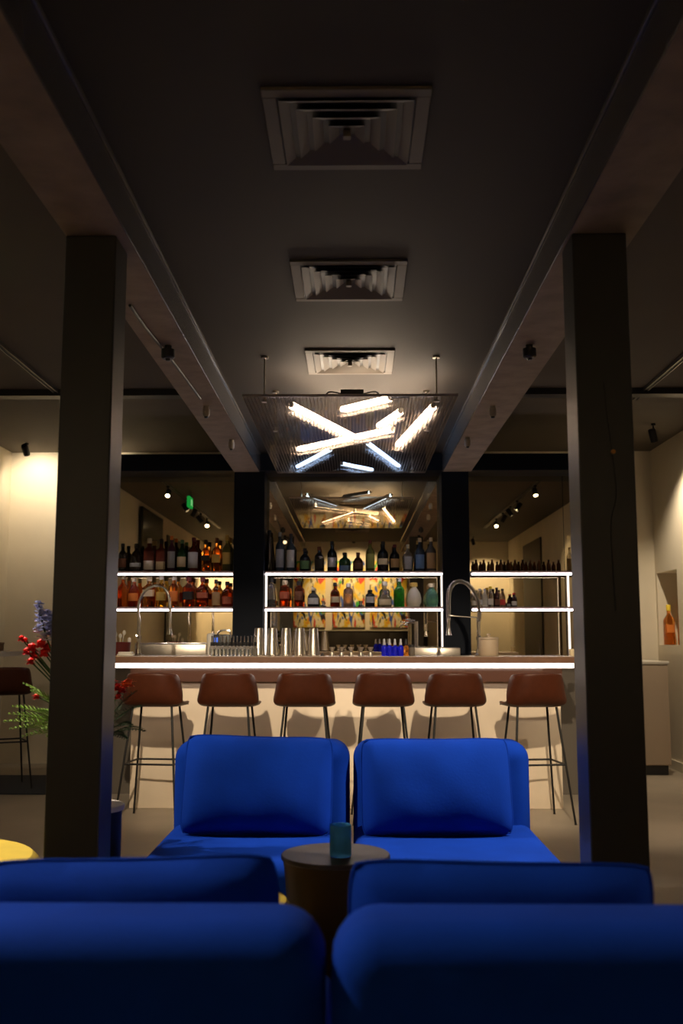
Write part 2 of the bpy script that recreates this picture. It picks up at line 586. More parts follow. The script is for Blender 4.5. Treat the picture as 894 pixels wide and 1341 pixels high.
# ------------------------------------------------------------------ small heads under the beams, cable
for i, (px, py) in enumerate(((220, 463), (270, 540), (303, 583), (693, 462), (645, 540), (612, 580))):
    p = atz(px, py, 2.69)
    side = 'left' if i < 3 else 'right'
    t = thing('detector', ('black round detector', 'small pale detector', 'smallest grey detector')[i % 3] + ' under the ' +
              ('beam with the black cable' if i < 3 else 'beam without a cable'), 'detector', (p.x, p.y, 2.73), group='detectors under the beams')
    mm = M_BLACK if i % 3 == 0 else mat('detector_grey', (0.30, 0.26, 0.22), 0.4)
    b = B()
    lathe(b, [(0, 0), (.018, 0), (.018, -.018), (.034 if i % 3 == 0 else .022, -.02), (.034 if i % 3 == 0 else .022, -.06), (.026 if i % 3 == 0 else .016, -.068), (0, -.068)], 16)
    obj('housing', b, mm, t)
    b = B()
    lathe(b, [(0, -.066), (.014, -.068), (.010, -.078), (0, -.08)], 12)
    obj('lens', b, M_BLACKPL, t)
bm = B()
tube(bm, [atz(170, 400, 2.722), atz(195, 435, 2.722), atz(218, 463, 2.722), atz(240, 492, 2.722), atz(262, 522, 2.722)], 0.007, 8, 4)
tag(obj('beam_cable', bm, M_BLACK), 'black cable running along the underside of the beam', 'cable')


# ------------------------------------------------------------------ track rails and spotlights
for x, lab in ((-2.36, 'thin ceiling light track on the side of the flowers'), (2.3, 'thin ceiling light track on the side of the wall niche')):
    t = thing('light_track', lab, 'light track', (x, 0, SIDE), group='ceiling light tracks')
    for dx in (-.02, .014):
        obj('rail', bx(dx, dx + .006, 0.6, 8.0, -.028, 0), mat('track_metal', (0.25, 0.23, 0.2), 0.35, metal=.7), t, smooth=False)
    obj('channel', bx(-.014, .014, 0.6, 8.0, -.02, -.001), M_BLACK, t, smooth=False)


def spot(loc, target, power, angle, blend, label, col=(1, .82, .58), size=0.03, lens=None, zc=SIDE - .028):
    loc, target = Vector(loc), Vector(target)
    t = thing('spotlight', label, 'spotlight', (loc.x, loc.y, zc), group='ceiling spotlights')
    L = loc - Vector((loc.x, loc.y, zc))
    d = (target - loc).normalized()
    b = B()
    rod(b, (0, 0, 0), (0, 0, L.z + .02), .007, seg=8)
    rod(b, (0, 0, -.02), (0, 0, 0), .02, seg=12)
    obj('stem', b, M_BLACK, t)
    b = B()
    h = L - d * .06
    q = Vector((0, 0, 1)).rotation_difference(d)
    mtx = Matrix.Translation(L) @ q.to_matrix().to_4x4()
    lathe(b, [(0, -.09), (.028, -.09), (.034, -.08), (.034, .03), (.030, .03), (.029, .012), (0, .012)], 18)
    bmesh.ops.transform(b, matrix=mtx, verts=b.verts)
    hd = obj('lamp_head', b, M_BLACK, t)
    b = B()
    lathe(b, [(0, .0135), (.027, .0135), (.027, .0155), (0, .0155)], 16)
    bmesh.ops.transform(b, matrix=mtx, verts=b.verts)
    obj('lamp_lens', b, lens or M_LENS, hd)
    ld = bpy.data.lights.new('spot_lamp', 'SPOT')
    ld.energy = power
    ld.color = col
    ld.spot_size = math.radians(angle)
    ld.spot_blend = blend
    ld.shadow_soft_size = size
    lo = bpy.data.objects.new('spot_lamp', ld)
    COL.objects.link(lo)
    lo.parent = t
    lo.location = L + d * .04
    lo.rotation_euler = d.to_track_quat('-Z', 'Y').to_euler()
    return t


LTX, RTX = -2.36, 2.3
WARM, NEUT = (1, .82, .58), (1, .90, .76)
spot((-0.98, 3.86, 2.64), (-0.86, 7.65, 0.62), 560, 38, .9, 'small spotlight under the beam behind the flower side column', zc=2.73, lens=M_LENSD)
spot((0.93, 3.86, 2.64), (0.82, 7.65, 0.62), 560, 38, .9, 'small spotlight under the beam behind the cabled column', zc=2.73, lens=M_LENSD)
spot((LTX, 2.1, 3.08), (-2.0, 6.5, 0.0), 30, 50, .8, 'black track spotlight above the walkway beside the flowers')
spot((RTX, 2.0, 3.08), (2.1, 6.5, 0.0), 30, 50, .8, 'black track spotlight above the walkway beside the cabled column')
spot((LTX, 4.1, 3.08), (-0.68, 4.22, 0.5), 450, 50, .5, 'black track spotlight aimed past the flowers at the blue seats', NEUT)
spot((RTX, 4.1, 3.08), (0.45, 4.32, 0.5), 700, 30, .6, 'black track spotlight aimed at the blue seats from the niche side', NEUT)
spot((LTX, 2.75, 3.08), (-0.45, 2.1, 0.75), 430, 30, .8, 'added black track spotlight brightening the nearer seats from the flower side', NEUT)  # added lamp without a known source, lifts the front seat tops
spot((RTX, 2.75, 3.08), (0.95, 1.9, 0.75), 130, 26, .8, 'added black track spotlight brightening the nearer seats from the niche side', NEUT)  # weaker added lamp for the other front seat, no known source
spot((LTX, 5.5, 3.08), (-2.3, 8.2, 0.6), 40, 55, .8, 'black track spotlight over the floor beside the bar, flower side')
spot((RTX, 5.5, 3.08), (2.5, 7.6, 0.0), 200, 60, .8, 'black track spotlight over the floor beside the bar, niche side')
spot((-3.3, 9.85, 3.13), (-3.3, 10.35, 2.75), 28, 125, .8, 'wall washer spotlight over the ledge at the back wall corner', zc=SIDE)
spot((-2.6, 9.85, 3.13), (-2.6, 10.35, 2.75), 34, 125, .8, 'wall washer spotlight on the back wall beside the mirror partition', zc=SIDE)
spot((2.75, 9.0, 3.08), (3.12, 9.35, 1.9), 120, 90, .8, 'wall washer spotlight close to the niche', zc=SIDE)
spot((0.0, -0.7, 3.1), (0.0, -2.1, 2.05), 150, 78, .5, 'spotlight shining on the painted canvases', zc=SIDE)
spot((-2.3, -1.1, 3.1), (-2.6, -2.1, 2.0), 190, 78, .7, 'spotlight shining on the cream wall beside the first canvas', zc=SIDE)
spot((2.3, -1.1, 3.1), (2.7, -2.1, 2.1), 100, 70, .7, 'spotlight shining on the cream wall beside the widest canvas', zc=SIDE)
spot((LTX, 3.5, 3.08), (-3.05, 3.4, 1.8), 22, 80, .8, 'track spotlight shining on the wall below the dark screen')
spot((RTX, 3.5, 3.08), (3.1, 3.6, 1.8), 24, 80, .8, 'track spotlight shining on the bare side wall')

# ------------------------------------------------------------------ what the mirror shows: canvases, screen, exit sign
for x0, x1, lab in ((-1.25, -.57, 'abstract yellow canvas on the flower side of the three'), (-.42, .22, 'abstract yellow canvas in the middle of three'),
                    (.32, 1.08, 'widest abstract yellow canvas of the three')):
    t = thing('canvas', lab, 'painting', ((x0 + x1) / 2, -2.1, 1.8), group='three painted canvases reflected in the mirror')
    t.location.y += .012
    hw = (x1 - x0) / 2
    obj('painted_face', bx(-hw, hw, .0, .035, -.30, 1.03, bev=.004), M_PAINT, t)
    obj('stretcher', bx(-hw + .02, hw - .02, .0, .001, -.27, 1.0), M_WHITE, t)
t = thing('standin_sideboard', 'tall dark furniture added as a stand-in below the painted canvases', 'standin_sideboard', (-.05, -2.085, 0))  # stand-in for a dark area in the mirror, also lowers bounced light
M_SB = mat('dark_stained_wood', (.022, .016, .012), .45, var=.2, vscale=6)
obj('carcass', bx(-1.5, 1.5, 0, .40, .06, 1.40, bev=.004), M_SB, t)
obj('plinth', bx(-1.46, 1.46, .02, .37, 0, .06), M_BLACK, t)
obj('top', bx(-1.52, 1.52, 0, .42, 1.40, 1.43, bev=.003), M_SB, t)
for k in range(4):
    x0 = -1.495 + k * .7475
    dd = obj('sideboard_door', bx(x0 + .004, x0 + .7435, .40, .418, .07, 1.39, bev=.003), M_SB, t)
    obj('handle', bx(x0 + (.70 if k % 2 == 0 else .03), x0 + (.715 if k % 2 == 0 else .045), .418, .435, .8, 1.0), M_STEEL, dd)
t = thing('wall_screen', 'black flat screen mounted high on the left side wall', 'screen', (LX, 3.3, 2.75))
obj('panel', bx(.03, .07, -.75, .75, -.38, .38, bev=.006), M_BLACKPL, t)
obj('glass', bx(.0705, .072, -.73, .73, -.36, .36), M_TV, t)
obj('bracket', bx(0, .03, -.15, .15, -.12, .12), M_BLACK, t)
t = thing('exit_sign', 'small green illuminated exit sign hanging from the side ceiling', 'sign', (-2.16, 5.0, SIDE))
obj('sign_box', bx(-.02, .02, -.13, .13, -.24, -.10, bev=.004), M_EXIT, t)
obj('pictogram', bx(.0205, .022, -.08, .05, -.215, -.13), M_EXITW, t)
obj('hanger', bx(-.005, .005, -.1, .1, -.10, 0), M_STEEL, t)

# ------------------------------------------------------------------ bar
BY0, BY1 = 7.30, 8.02         # worktop front and back
BX0, BX1 = -1.745, 1.63
t = thing('bar_counter', 'long plastered bar with a lit strip under its stone top', 'bar counter', (0, 0, 0))
obj('front_panel', bx(BX0 + .06, BX1 - .07, 7.66, 7.9, 0, .935, bev=.004), M_BAR, t)
obj('apron', bx(BX0 + .05, BX1 - .06, 7.62, 7.95, .936, 1.082, bev=.003), M_APRON, t)
obj('worktop', bx(BX0, BX1, BY0 + .006, BY1, 1.092, 1.13, bev=.004), M_COUNTER, t)
obj('edge_band', bx(BX0, BX1, BY0, BY0 + .006, 1.083, 1.128), M_COUNTEREDGE, t)
obj('worktop_base', bx(BX0 + .002, BX1 - .002, BY0 + .0065, BY1 - .02, 1.083, 1.0915), M_COUNTEREDGE, t)
obj('light_strip', bx(BX0 + .01, BX1 - .04, BY0 + .004, BY0 + .022, 1.048, 1.0825), M_LEDBAR, t, smooth=False)

# back counter in sections
bc = thing('back_counter', 'steel topped back counter under the bottle shelves', 'counter', (0, 0, 0))
obj('body', bx(-2.1, 1.9, 8.35, 8.73, 0, 1.03), mat('back_counter_body', (.12, .1, .08), .5), bc, smooth=False)
obj('top', bx(-2.1, 1.9, 8.30, 8.73, 1.03, 1.07, bev=.004), M_STEEL, bc)
t = thing('sink_unit', 'low steel sink upstand behind the left tap', 'sink', (0, 0, 1.07))
p0, p1 = at(176, 843, 8.32), at(270, 843, 8.32)
obj('upstand', bx(p0.x, p1.x, 8.33, 8.40, 0, .145, bev=.006), M_STEEL, t)
obj('rim', bx(p0.x, p1.x, 8.325, 8.41, .145, .155, bev=.003), M_CHROME, t)
t = thing('drain_block', 'steel drain block under the small drinks tap', 'drain tray', (0, 0, 1.07))
p0, p1 = at(542, 846, 8.4), at(602, 846, 8.4)
obj('tray', bx(p0.x, p1.x, 8.36, 8.62, 0, .115, bev=.006), M_STEEL, t)
obj('grille', bx(p0.x + .02, p1.x - .02, 8.38, 8.60, .1155, .12), M_BLACKPL, t)


# ------------------------------------------------------------------ bottle shelves
def shelf_unit(name, label, x0, x1, ytop_front, sides, zt=(1.855, 1.54), pst=()):
    t = thing(name, label, 'shelf', (0, 0, 0), group='lit bottle shelves on the mirror')
    for z in zt:
        s = obj('shelf_board', bx(x0, x1, 8.80, MY - .003, z - .037, z, bev=.002), M_DARKWOOD, t)
        obj('light_strip', bx(x0 + .005, x1 - .005, 8.788, 8.7995, z - .0365, z - .020), M_LED, s, smooth=False)
    for x, z0, z1 in sides:
        s = obj('side_post', bx(x - .008, x + .008, 8.802, 8.86, z0, z1), M_DARKWOOD, t, smooth=False)
        obj('light_strip', bx(x - .008, x + .008, 8.79, 8.802, z0, z1), M_LEDV, s, smooth=False)
    return t


shelf_unit('bottle_shelf', 'two lit shelves of whisky bottles beside the dark column', -2.15, -1.065, 8.8, [])
shelf_unit('bottle_shelf', 'two lit shelves of mixed bottles between the navy columns', -.785, .79, 8.785, [(-.772, 1.075, 1.503), (-.772, 1.54, 1.818), (.775, 1.19, 1.503), (.775, 1.54, 1.818)])
shelf_unit('bottle_shelf', 'two lit shelves with small brown bottles near the niche wall', 1.035, 1.99, 8.8, [(1.885, 1.075, 1.503), (1.885, 1.54, 1.818)])

# ------------------------------------------------------------------ bottles
GL = {
    'dark': mat('glass_dark', (.020, .013, .010), .12, coat=.3),
    'black': mat('glass_black', (.008, .008, .009), .15),
    'darkblue': mat('glass_dark_blue', (.03, .045, .07), .12),
    'amber': mat('glass_amber', (.95, .40, .09), .04, trans=.96, ior=1.22),
    'amberred': mat('glass_amber_red', (.92, .25, .045), .04, trans=.96, ior=1.22),
    'amberdark': mat('glass_amber_dark', (.62, .13, .03), .05, trans=.93, ior=1.22),
    'gold': mat('glass_gold', (1.0, .74, .16), .04, trans=.96, ior=1.22),
    'clear': mat('glass_clear', (.93, .93, .88), .03, trans=.95, ior=1.3),
    'frost': mat('glass_frosted', (.90, .86, .76), .35, trans=.55, ior=1.3),
    'green': mat('glass_green', (.06, .55, .05), .05, trans=.85, ior=1.35),
    'darkgreen': mat('glass_dark_green', (.012, .07, .015), .1, trans=.3),
    'olive': mat('glass_olive', (.24, .22, .05), .1, trans=.5, ior=1.35),
    'teal': mat('glass_teal', (.28, .60, .50), .08, trans=.8, ior=1.33),
    'brown': mat('glass_brown', (.14, .045, .015), .15, trans=.4, ior=1.35),
    'plum': mat('glass_plum', (.05, .012, .03), .15),
    'maroon': mat('glass_maroon', (.16, .03, .02), .12, trans=.4, ior=1.35),
    'pink': mat('glass_pink', (.90, .66, .50), .05, trans=.85, ior=1.33),
    'cola': mat('glass_cola', (.03, .008, .006), .1),
    'blue': mat('glass_blue', (.015, .02, .75), .1, trans=.5, ior=1.33),
    'grey': mat('glass_grey', (.10, .085, .07), .2),
}


def flat(name, c, r=.55):
    return mat('paper_' + name, c, r)


LB = {'white': flat('white', (.72, .68, .6)), 'cream': flat('cream', (.7, .58, .38)), 'grey': flat('grey', (.32, .33, .36)), 'blue': flat('blue', (.12, .22, .42)),
      'palegrey': flat('palegrey', (.45, .45, .47)), 'black': flat('black', (.015, .013, .012)), 'gold': flat('gold', (.50, .33, .08), .35), 'red': flat('red', (.55, .04, .03)),
      'green': flat('green', (.10, .22, .10)), 'brown': flat('brown', (.16, .06, .03)), 'silver': flat('silver', (.6, .6, .62), .3), 'orange': flat('orange', (.75, .22, .04)),
      'rust': flat('rust', (.42, .10, .05)), 'yellow': flat('yellow', (.85, .62, .05)), 'olive': flat('olive', (.25, .27, .08)), 'tan': flat('tan', (.42, .26, .12)),
      'wine': flat('wine', (.14, .02, .02))}
# normalised profiles (radius 0..1, height 0..1), label span, squareness
PROF = {
    'round': ([(.0, 0), (.92, 0), (1, .02), (1, .56), (.93, .63), (.55, .71), (.36, .76), (.32, .93)], (.14, .46), 0.0, .34),
    'tall': ([(.0, 0), (.93, 0), (1, .02), (1, .60), (.85, .68), (.45, .76), (.36, .80), (.34, .94)], (.10, .56), 0.0, .36),
    'square': ([(.0, 0), (.94, 0), (1, .02), (1, .58), (.92, .64), (.50, .72), (.34, .76), (.32, .90)], (.12, .48), 0.75, .36),
    'squat': ([(.0, 0), (.90, 0), (1, .04), (1, .52), (.86, .63), (.45, .72), (.30, .77), (.29, .90)], (.10, .45), 0.4, .34),
    'flask': ([(.0, 0), (.85, 0), (1, .06), (1, .45), (.90, .56), (.60, .68), (.32, .75), (.30, .90)], (.12, .44), 0.2, .34),
    'cone': ([(.0, 0), (.95, 0), (1, .02), (.92, .22), (.66, .55), (.42, .80), (.34, .92)], (.9, .91), 0.0, .36),
    'drop': ([(.0, 0), (.62, 0), (.74, .02), (.98, .20), (1, .32), (.86, .54), (.52, .72), (.34, .80), (.34, .88)], (.9, .91), 0.0, .46),
    'taper': ([(.0, 0), (.97, 0), (1, .02), (.92, .25), (.74, .62), (.66, .70), (.36, .78), (.34, .88)], (.10, .24), 0.55, .42),
    'jar': ([(.0, 0), (.92, 0), (1, .03), (1, .34), (.78, .44), (.72, .48), (.72, .62), (.60, .68), (.28, .72), (.26, .88)], (.07, .30), 0.0, .34),
    'pinch': ([(.0, 0), (.96, 0), (1, .03), (1, .60), (.94, .70), (.80, .76), (.40, .80), (.34, .84), (.34, .88)], (.22, .60), 0.5, .42),
    'beer': ([(.0, 0), (.92, 0), (1, .03), (1, .55), (.85, .66), (.50, .78), (.44, .94)], (.1, .4), 0.0, .46),
}


def bottle(px, base_z, top_py, w_px, kind, glass, cap, lab, label, depth=8.885, group=None, name='bottle', lsp=None, capfrac=None, cat='bottle', yoff=0.0, base_x=None):
    d = depth + yoff
    p = at(px, top_py, d)
    h = p.z - base_z
    r = w_px * 0.5 * d / F_PX
    t = thing(name, label, cat, (p.x if base_x is None else base_x, d, base_z), random.uniform(-.15, .15), group)
    prof, span, sq, capr = PROF[kind]
    if lsp:
        span = lsp
    f = 1.0 / (1 + sq * .12)
    b = B()
    lathe(b, [(max(rr * r * f, 0), zz * h) for rr, zz in prof] + [(0, prof[-1][1] * h)], 20, sq)
    obj('glass_body', b, GL[glass], t)
    zc = capfrac if capfrac else prof[-1][1] - .05
    b = B()
    lathe(b, [(0, zc * h), (capr * r * 1.12, zc * h), (capr * r * 1.12, h * .985), (capr * r * .95, h), (0, h)], 14)
    obj('cap', b, LB[cap], t)
    if lab:
        # paper label wrapped round the front of the body
        z0, z1 = span
        pts = []
        for k in range(7):
            zz = z0 + (z1 - z0) * k / 6
            rr = None
            for (r0, a), (r1, c) in zip(prof[1:], prof[2:]):
                if a <= zz <= c and c > a:
                    rr = r0 + (r1 - r0) * (zz - a) / (c - a)
                    break
            pts.append(((rr or 1) * r * f + .0008, zz * h))
        b = B()
        lathe(b, pts, 12, sq, arc=(-PI / 2 - 1.05, -PI / 2 + 1.05))
        obj('paper_label', b, LB[lab], t)
    return t


UZ, LZ = 1.8555, 1.5405
G1, G2, G3, G4, G5, G6 = ('bottles on the upper left shelf', 'bottles on the lower left shelf', 'bottles on the upper middle shelf', 'bottles on the lower middle shelf',
                          'small brown bottles on the upper right shelf', 'mixers on the lower right shelf')
for a in (
    (161, 712, 13, 'round', 'dark', 'black', 'brown', 'dark brown bottle with black cap at the column end of the upper whisky shelf'),
    (179, 712, 17, 'flask', 'dark', 'black', 'palegrey', 'broad dark bottle with small pale mark on its front', (.16, .30)),
    (196, 705, 16, 'square', 'maroon', 'cream', 'white', 'reddish square bottle with white lower label and pale stopper', (.05, .32)),
    (211.5, 706, 14, 'square', 'maroon', 'black', 'cream', 'reddish square bottle with rounded cream label and dark stopper', (.06, .30)),
    (225, 702, 11, 'tall', 'plum', 'orange', 'grey', 'slim dark plum bottle with orange cap'),
    (238.6, 707, 13, 'round', 'darkgreen', 'green', 'cream', 'dark green bottle with cream label'),
    (254, 704, 15, 'round', 'maroon', 'wine', 'palegrey', 'dark red bottle with long grey label', (.1, .56)),
    (269.5, 707, 13, 'square', 'amber', 'black', 'black', 'clear amber square bottle with slanted black label', (.34, .50)),
    (284, 704.7, 13, 'square', 'amber', 'brown', 'gold', 'amber square bottle with gold band and brown cap', (.26, .5)),
    (297.6, 701, 13, 'square', 'olive', 'gold', 'gold', 'tallest square bottle with wide gold label by the navy column', (.2, .52)),
):
    bottle(a[0], UZ, a[1], a[2], *a[3:8], group=G1, lsp=a[8] if len(a) > 8 else None)
for a in (
    (161.6, 754, 14, 'round', 'amberred', 'cream', None, 'red amber bottle with tall clear neck at the column end of the lower shelf'),
    (176, 756, 15, 'flask', 'amberred', 'cream', 'orange', 'round shouldered amber bottle with orange disc label', (.2, .46)),
    (195.6, 755, 18, 'square', 'amber', 'cream', 'cream', 'wide amber bottle with cream upper label', (.34, .56)),
    (211.7, 753, 15, 'square', 'gold', 'white', 'gold', 'golden yellow bottle with pale collar', (.2, .46)),
    (228, 753.5, 14, 'square', 'amber', 'white', 'orange', 'amber bottle with orange label and pale collar', (.18, .5)),
    (247.5, 755, 17, 'square', 'amberdark', 'wine', 'black', 'dark red bottle with black label', (.24, .5)),
    (265.4, 756, 17, 'squat', 'amberred', 'wine', 'rust', 'bright red amber bottle with rust label', (.3, .48)),
    (283, 759, 12, 'square', 'amber', 'black', 'tan', 'narrow amber bottle with large tan label', (.06, .54)),
    (297.6, 761.6, 15, 'squat', 'amberred', 'black', 'rust', 'short broad amber bottle with black stopper by the navy column', (.12, .4)),
):
    bottle(a[0], LZ, a[1], a[2], *a[3:8], group=G2, lsp=a[8] if len(a) > 8 else None)
for a in (
    (352.7, 694.5, 12.5, 'cone', 'dark', 'black', None, 'tall black tapering bottle beside the navy column'),
    (366.4, 697, 11.5, 'tall', 'darkblue', 'grey', 'grey', 'tall blue grey bottle with long grey label'),
    (381, 699, 11.5, 'tall', 'darkblue', 'black', 'palegrey', 'tall blue grey bottle with pale label and black cap'),
    (399, 718, 14, 'squat', 'black', 'black', 'green', 'short black bottle with dull green label'),
    (417.8, 716, 13, 'square', 'dark', 'brown', 'black', 'dark square bottle with black label and thin neck'),
    (434.7, 709, 12.5, 'round', 'black', 'black', 'palegrey', 'black bottle with pale square label and straight neck'),
    (451.3, 723.6, 16, 'squat', 'darkgreen', 'black', 'blue', 'squat green bottle with wide blue and white label', (.04, .3)),
    (468.7, 723.6, 14, 'flask', 'brown', 'brown', 'brown', 'flat brown flask bottle'),
    (484.5, 707.6, 11.5, 'tall', 'olive', 'wine', 'olive', 'slim olive green bottle with red brown cap'),
    (501.3, 709, 14, 'round', 'black', 'black', 'cream', 'black broad shouldered bottle with narrow cream label', (.22, .42)),
    (516.5, 713, 12.5, 'round', 'black', 'wine', 'tan', 'black bottle with tan label and dark red cap'),
    (533.6, 713, 12.5, 'square', 'grey', 'cream', 'grey', 'grey brown bottle covered by a grey label', (.08, .54)),
    (549.3, 704.7, 13, 'round', 'darkblue', 'cream', 'blue', 'dark bottle with blue label and pale neck', (.08, .5)),
    (564, 704, 13, 'round', 'grey', 'cream', 'tan', 'bottle with long tan label beside the right navy column', (.08, .54)),
):
    bottle(a[0], UZ, a[1], a[2], *a[3:8], group=G3, lsp=a[8] if len(a) > 8 else None)
for a in (
    (355.6, 756, 14, 'taper', 'clear', 'black', 'black', 'tapering clear bottle with small dark label and dark ball stopper', (.10, .24)),
    (373, 760, 15, 'pinch', 'amberred', 'cream', 'rust', 'square amber bottle with thick pale stopper', (.3, .56)),
    (391.4, 761, 13, 'pinch', 'amberdark', 'black', 'brown', 'square amber bottle with brown label and black stopper', (.26, .6)),
    (410, 769.6, 15.5, 'flask', 'black', 'cream', 'silver', 'squat dark round bottle with silver disc label', (.14, .46)),
    (438.5, 763, 13, 'squat', 'amberred', 'black', 'cream', 'red bottle with cream band and dark top', (.18, .42)),
    (456, 764, 14, 'pinch', 'pink', 'white', None, 'clear pinkish square bottle with white stopper'),
    (484.5, 772.5, 13, 'pinch', 'black', 'black', 'silver', 'black square bottle with silver lozenge label', (.24, .6)),
    (503.6, 761.5, 18, 'jar', 'clear', 'white', 'cream', 'wide clear bottle with tall stopper'),
    (522.8, 757, 13, 'round', 'green', 'silver', None, 'bright green bottle with silver cap'),
    (541.8, 763, 19, 'drop', 'frost', 'gold', None, 'white frosted teardrop bottle with gold cap'),
    (565, 764, 17.5, 'drop', 'teal', 'cream', None, 'teal teardrop bottle with cream cap'),
):
    bottle(a[0], LZ, a[1], a[2], *a[3:8], group=G4, lsp=a[8] if len(a) > 8 else None)
for px, lab in ((423, 'tiny silver cup beside the squat dark bottle'), (472.5, 'tiny silver cup beside the black square bottle')):
    p = at(px, 790, 8.86)
    t = thing('silver_cup', lab, 'cup', (p.x, 8.86, LZ))
    b = B()
    lathe(b, [(0, 0), (.022, 0), (.026, .012), (.012, .02), (.010, .034), (.018, .05), (.016, .052), (0, .036)], 16)
    obj('bowl', b, M_CHROME, t)
    b = B()
    lathe(b, [(.0262, .004), (.0275, .008), (.0262, .012)], 16)
    obj('rim_band', b, M_BLACK, t)
ORD = ['first', 'second', 'third', 'fourth', 'fifth', 'sixth', 'seventh', 'eighth', 'ninth', 'tenth', 'eleventh', 'twelfth', 'thirteenth']
SB = (623, 633, 644, 655.5, 665, 674, 684, 694, 705.5, 718, 731)
for i, px in enumerate(SB):
    bottle(px, UZ, 733, 5.6, 'beer', 'brown', 'brown' if i % 3 else 'black', None, ORD[i] + ' small brown glass bottle from the navy column' if i < 10 else 'small brown glass bottle farthest from the navy column', group=G5)
bottle(752, UZ, 714, 8, 'tall', 'clear', 'cream', 'cream', 'tall clear bottle alone at the outer end of the shelf', depth=8.89)
for a in (
    (620.5, 775, 7.5, 'beer', 'clear', 'white', 'white', 'clear mixer bottle with white label beside the navy column'),
    (627.8, 771, 7, 'beer', 'clear', 'silver', 'palegrey', 'clear mixer bottle with grey label and silver cap'),
    (634.3, 771, 7, 'beer', 'frost', 'silver', 'white', 'cloudy mixer bottle next to the yellow capped one'),
    (641.8, 768, 8, 'beer', 'clear', 'yellow', 'white', 'clear mixer bottle with yellow cap'),
    (650, 769.5, 7, 'beer', 'cola', 'black', 'brown', 'dark mixer bottle with brown label'),
    (657.5, 771, 7.5, 'beer', 'pink', 'black', 'red', 'pink and white mixer bottle with red label'),
    (665.6, 785, 5, 'beer', 'cola', 'black', 'grey', 'shortest dark mixer bottle'),
    (672.6, 776.6, 8, 'beer', 'cola', 'red', 'white', 'dark mixer bottle with red cap and white neck'),
):
    bottle(a[0], LZ, a[1], a[2], *a[3:8], group=G6)
# niche bottles
bottle(876, NZ0 + .001, 792, 14, 'square', 'amber', 'yellow', 'orange', 'large orange bottle with yellow cap in the wall niche', depth=10.2, lsp=(.3, .5), base_x=RX + .075)
bottle(888, NZ0 + .001, 785, 13, 'taper', 'amber', 'yellow', 'orange', 'taller orange bottle at the back of the wall niche', depth=10.05, base_x=RX + .16)

# ------------------------------------------------------------------ things on the bar top
TOP = 1.1305


def lathe_thing(name, label, cat, px, d, parts, group=None, z=TOP, rz=0, py=860):
    p = at(px, py, d)
    t = thing(name, label, cat, (p.x, d, z), rz, group)
    for nm, prof, m, seg in parts:
        b = B()
        lathe(b, prof, seg)
        obj(nm, b, m, t)
    return t


TIN = [(.047, 0), (.049, .002), (.0485, .008), (.031, .205), (.0295, .208), (0, .208), (0, .203), (.0275, .203), (.045, .004)]
labs = ['upturned steel shaker tin next to the dasher bottles', 'second steel shaker tin from the dasher bottles', 'middle steel shaker tin of the five',
        'second steel shaker tin from the jiggers', 'upturned steel shaker tin next to the jiggers']
for i in range(5):
    t = lathe_thing('shaker_tin', labs[i], 'shaker', 338.5 + i * 18.0, 7.55, [('cup', TIN, M_STEEL, 28),
                    ('rim', [(.049, 0), (.0505, .002), (.0505, .006), (.049, .008)], M_CHROME, 28)], 'shaker tins on the bar')
JIG = [(0, 0), (.021, 0), (.019, .006), (.008, .030), (.009, .034), (.023, .066), (.021, .067), (0, .040)]
for i, px in enumerate((434.6, 447, 459.6, 472.5, 485)):
    lathe_thing('jigger', ['steel jigger nearest the shaker tins', 'second steel jigger from the shaker tins', 'middle steel jigger of the five', 'second steel jigger from the blue bottles',
                           'steel jigger nearest the blue bottles'][i], 'jigger', px, 7.5,
                [('cups', JIG, M_STEEL, 20), ('waist_ring', [(.009, .029), (.011, .032), (.009, .035)], M_BLACK, 16)], 'jiggers on the bar')
DROP = [(0, 0), (.020, 0), (.022, .003), (.022, .064), (.018, .072), (.009, .078), (.009, .084), (0, .084)]
NECK = [(.0105, .082), (.0115, .084), (.0105, .098), (.008, .104), (.0075, .122), (.004, .128), (0, .128)]
for i, px in enumerate((503, 510, 517, 524.5)):
    lathe_thing('dropper_bottle', ['blue dropper bottle nearest the jiggers', 'second blue dropper bottle from the jiggers', 'third blue dropper bottle from the jiggers',
                                   'blue dropper bottle next to the amber one'][i], 'dropper bottle', px, 7.55,
                [('glass_body', DROP, GL['blue'], 16), ('dropper', NECK, LB['palegrey'], 14)], 'blue dropper bottles on the bar')
lathe_thing('dropper_bottle', 'amber dropper bottle with black top', 'dropper bottle', 531.5, 7.55, [('glass_body', DROP, GL['amber'], 16), ('dropper', NECK, LB['black'], 14)])
lathe_thing('spice_jar', 'small dark jar next to the amber dropper bottle', 'jar', 539, 7.56, [('jar_body', [(0, 0), (.022, 0), (.024, .004), (.024, .06), (.02, .066), (0, .066)], GL['grey'], 16),
            ('lid', [(.021, .064), (.023, .066), (.023, .084), (0, .086)], LB['black'], 16)])
lathe_thing('bottle_stopper', 'tiny dark stopper lying beside the last shaker tin', 'stopper', 422, 7.5, [('cone', [(0, 0), (.016, 0), (.012, .012), (.004, .022), (0, .023)], M_BLACKPL, 14)])
# dasher bottles: two staggered rows
DB = [(0, 0), (.016, 0), (.0175, .003), (.0175, .060), (.012, .072), (.008, .078), (.008, .088), (0, .088)]
for i in range(13):
    px = 277 + i * 4.75
    d = 7.50 if i % 2 == 0 else 7.58
    lathe_thing('dasher_bottle', ORD[12 - i] + ' clear dasher bottle with black collar counted from the shaker tins',
                'dasher bottle', px, d,
                [('glass_body', DB, GL['clear'], 14), ('collar', [(.010, .076), (.0115, .078), (.0115, .100), (.008, .104), (0, .104)], LB['black'], 12),
                 ('spout', [(.005, .103), (.0045, .138), (.006, .146), (.003, .150), (0, .150)], M_CHROME, 10)], 'dasher bottles on the bar')
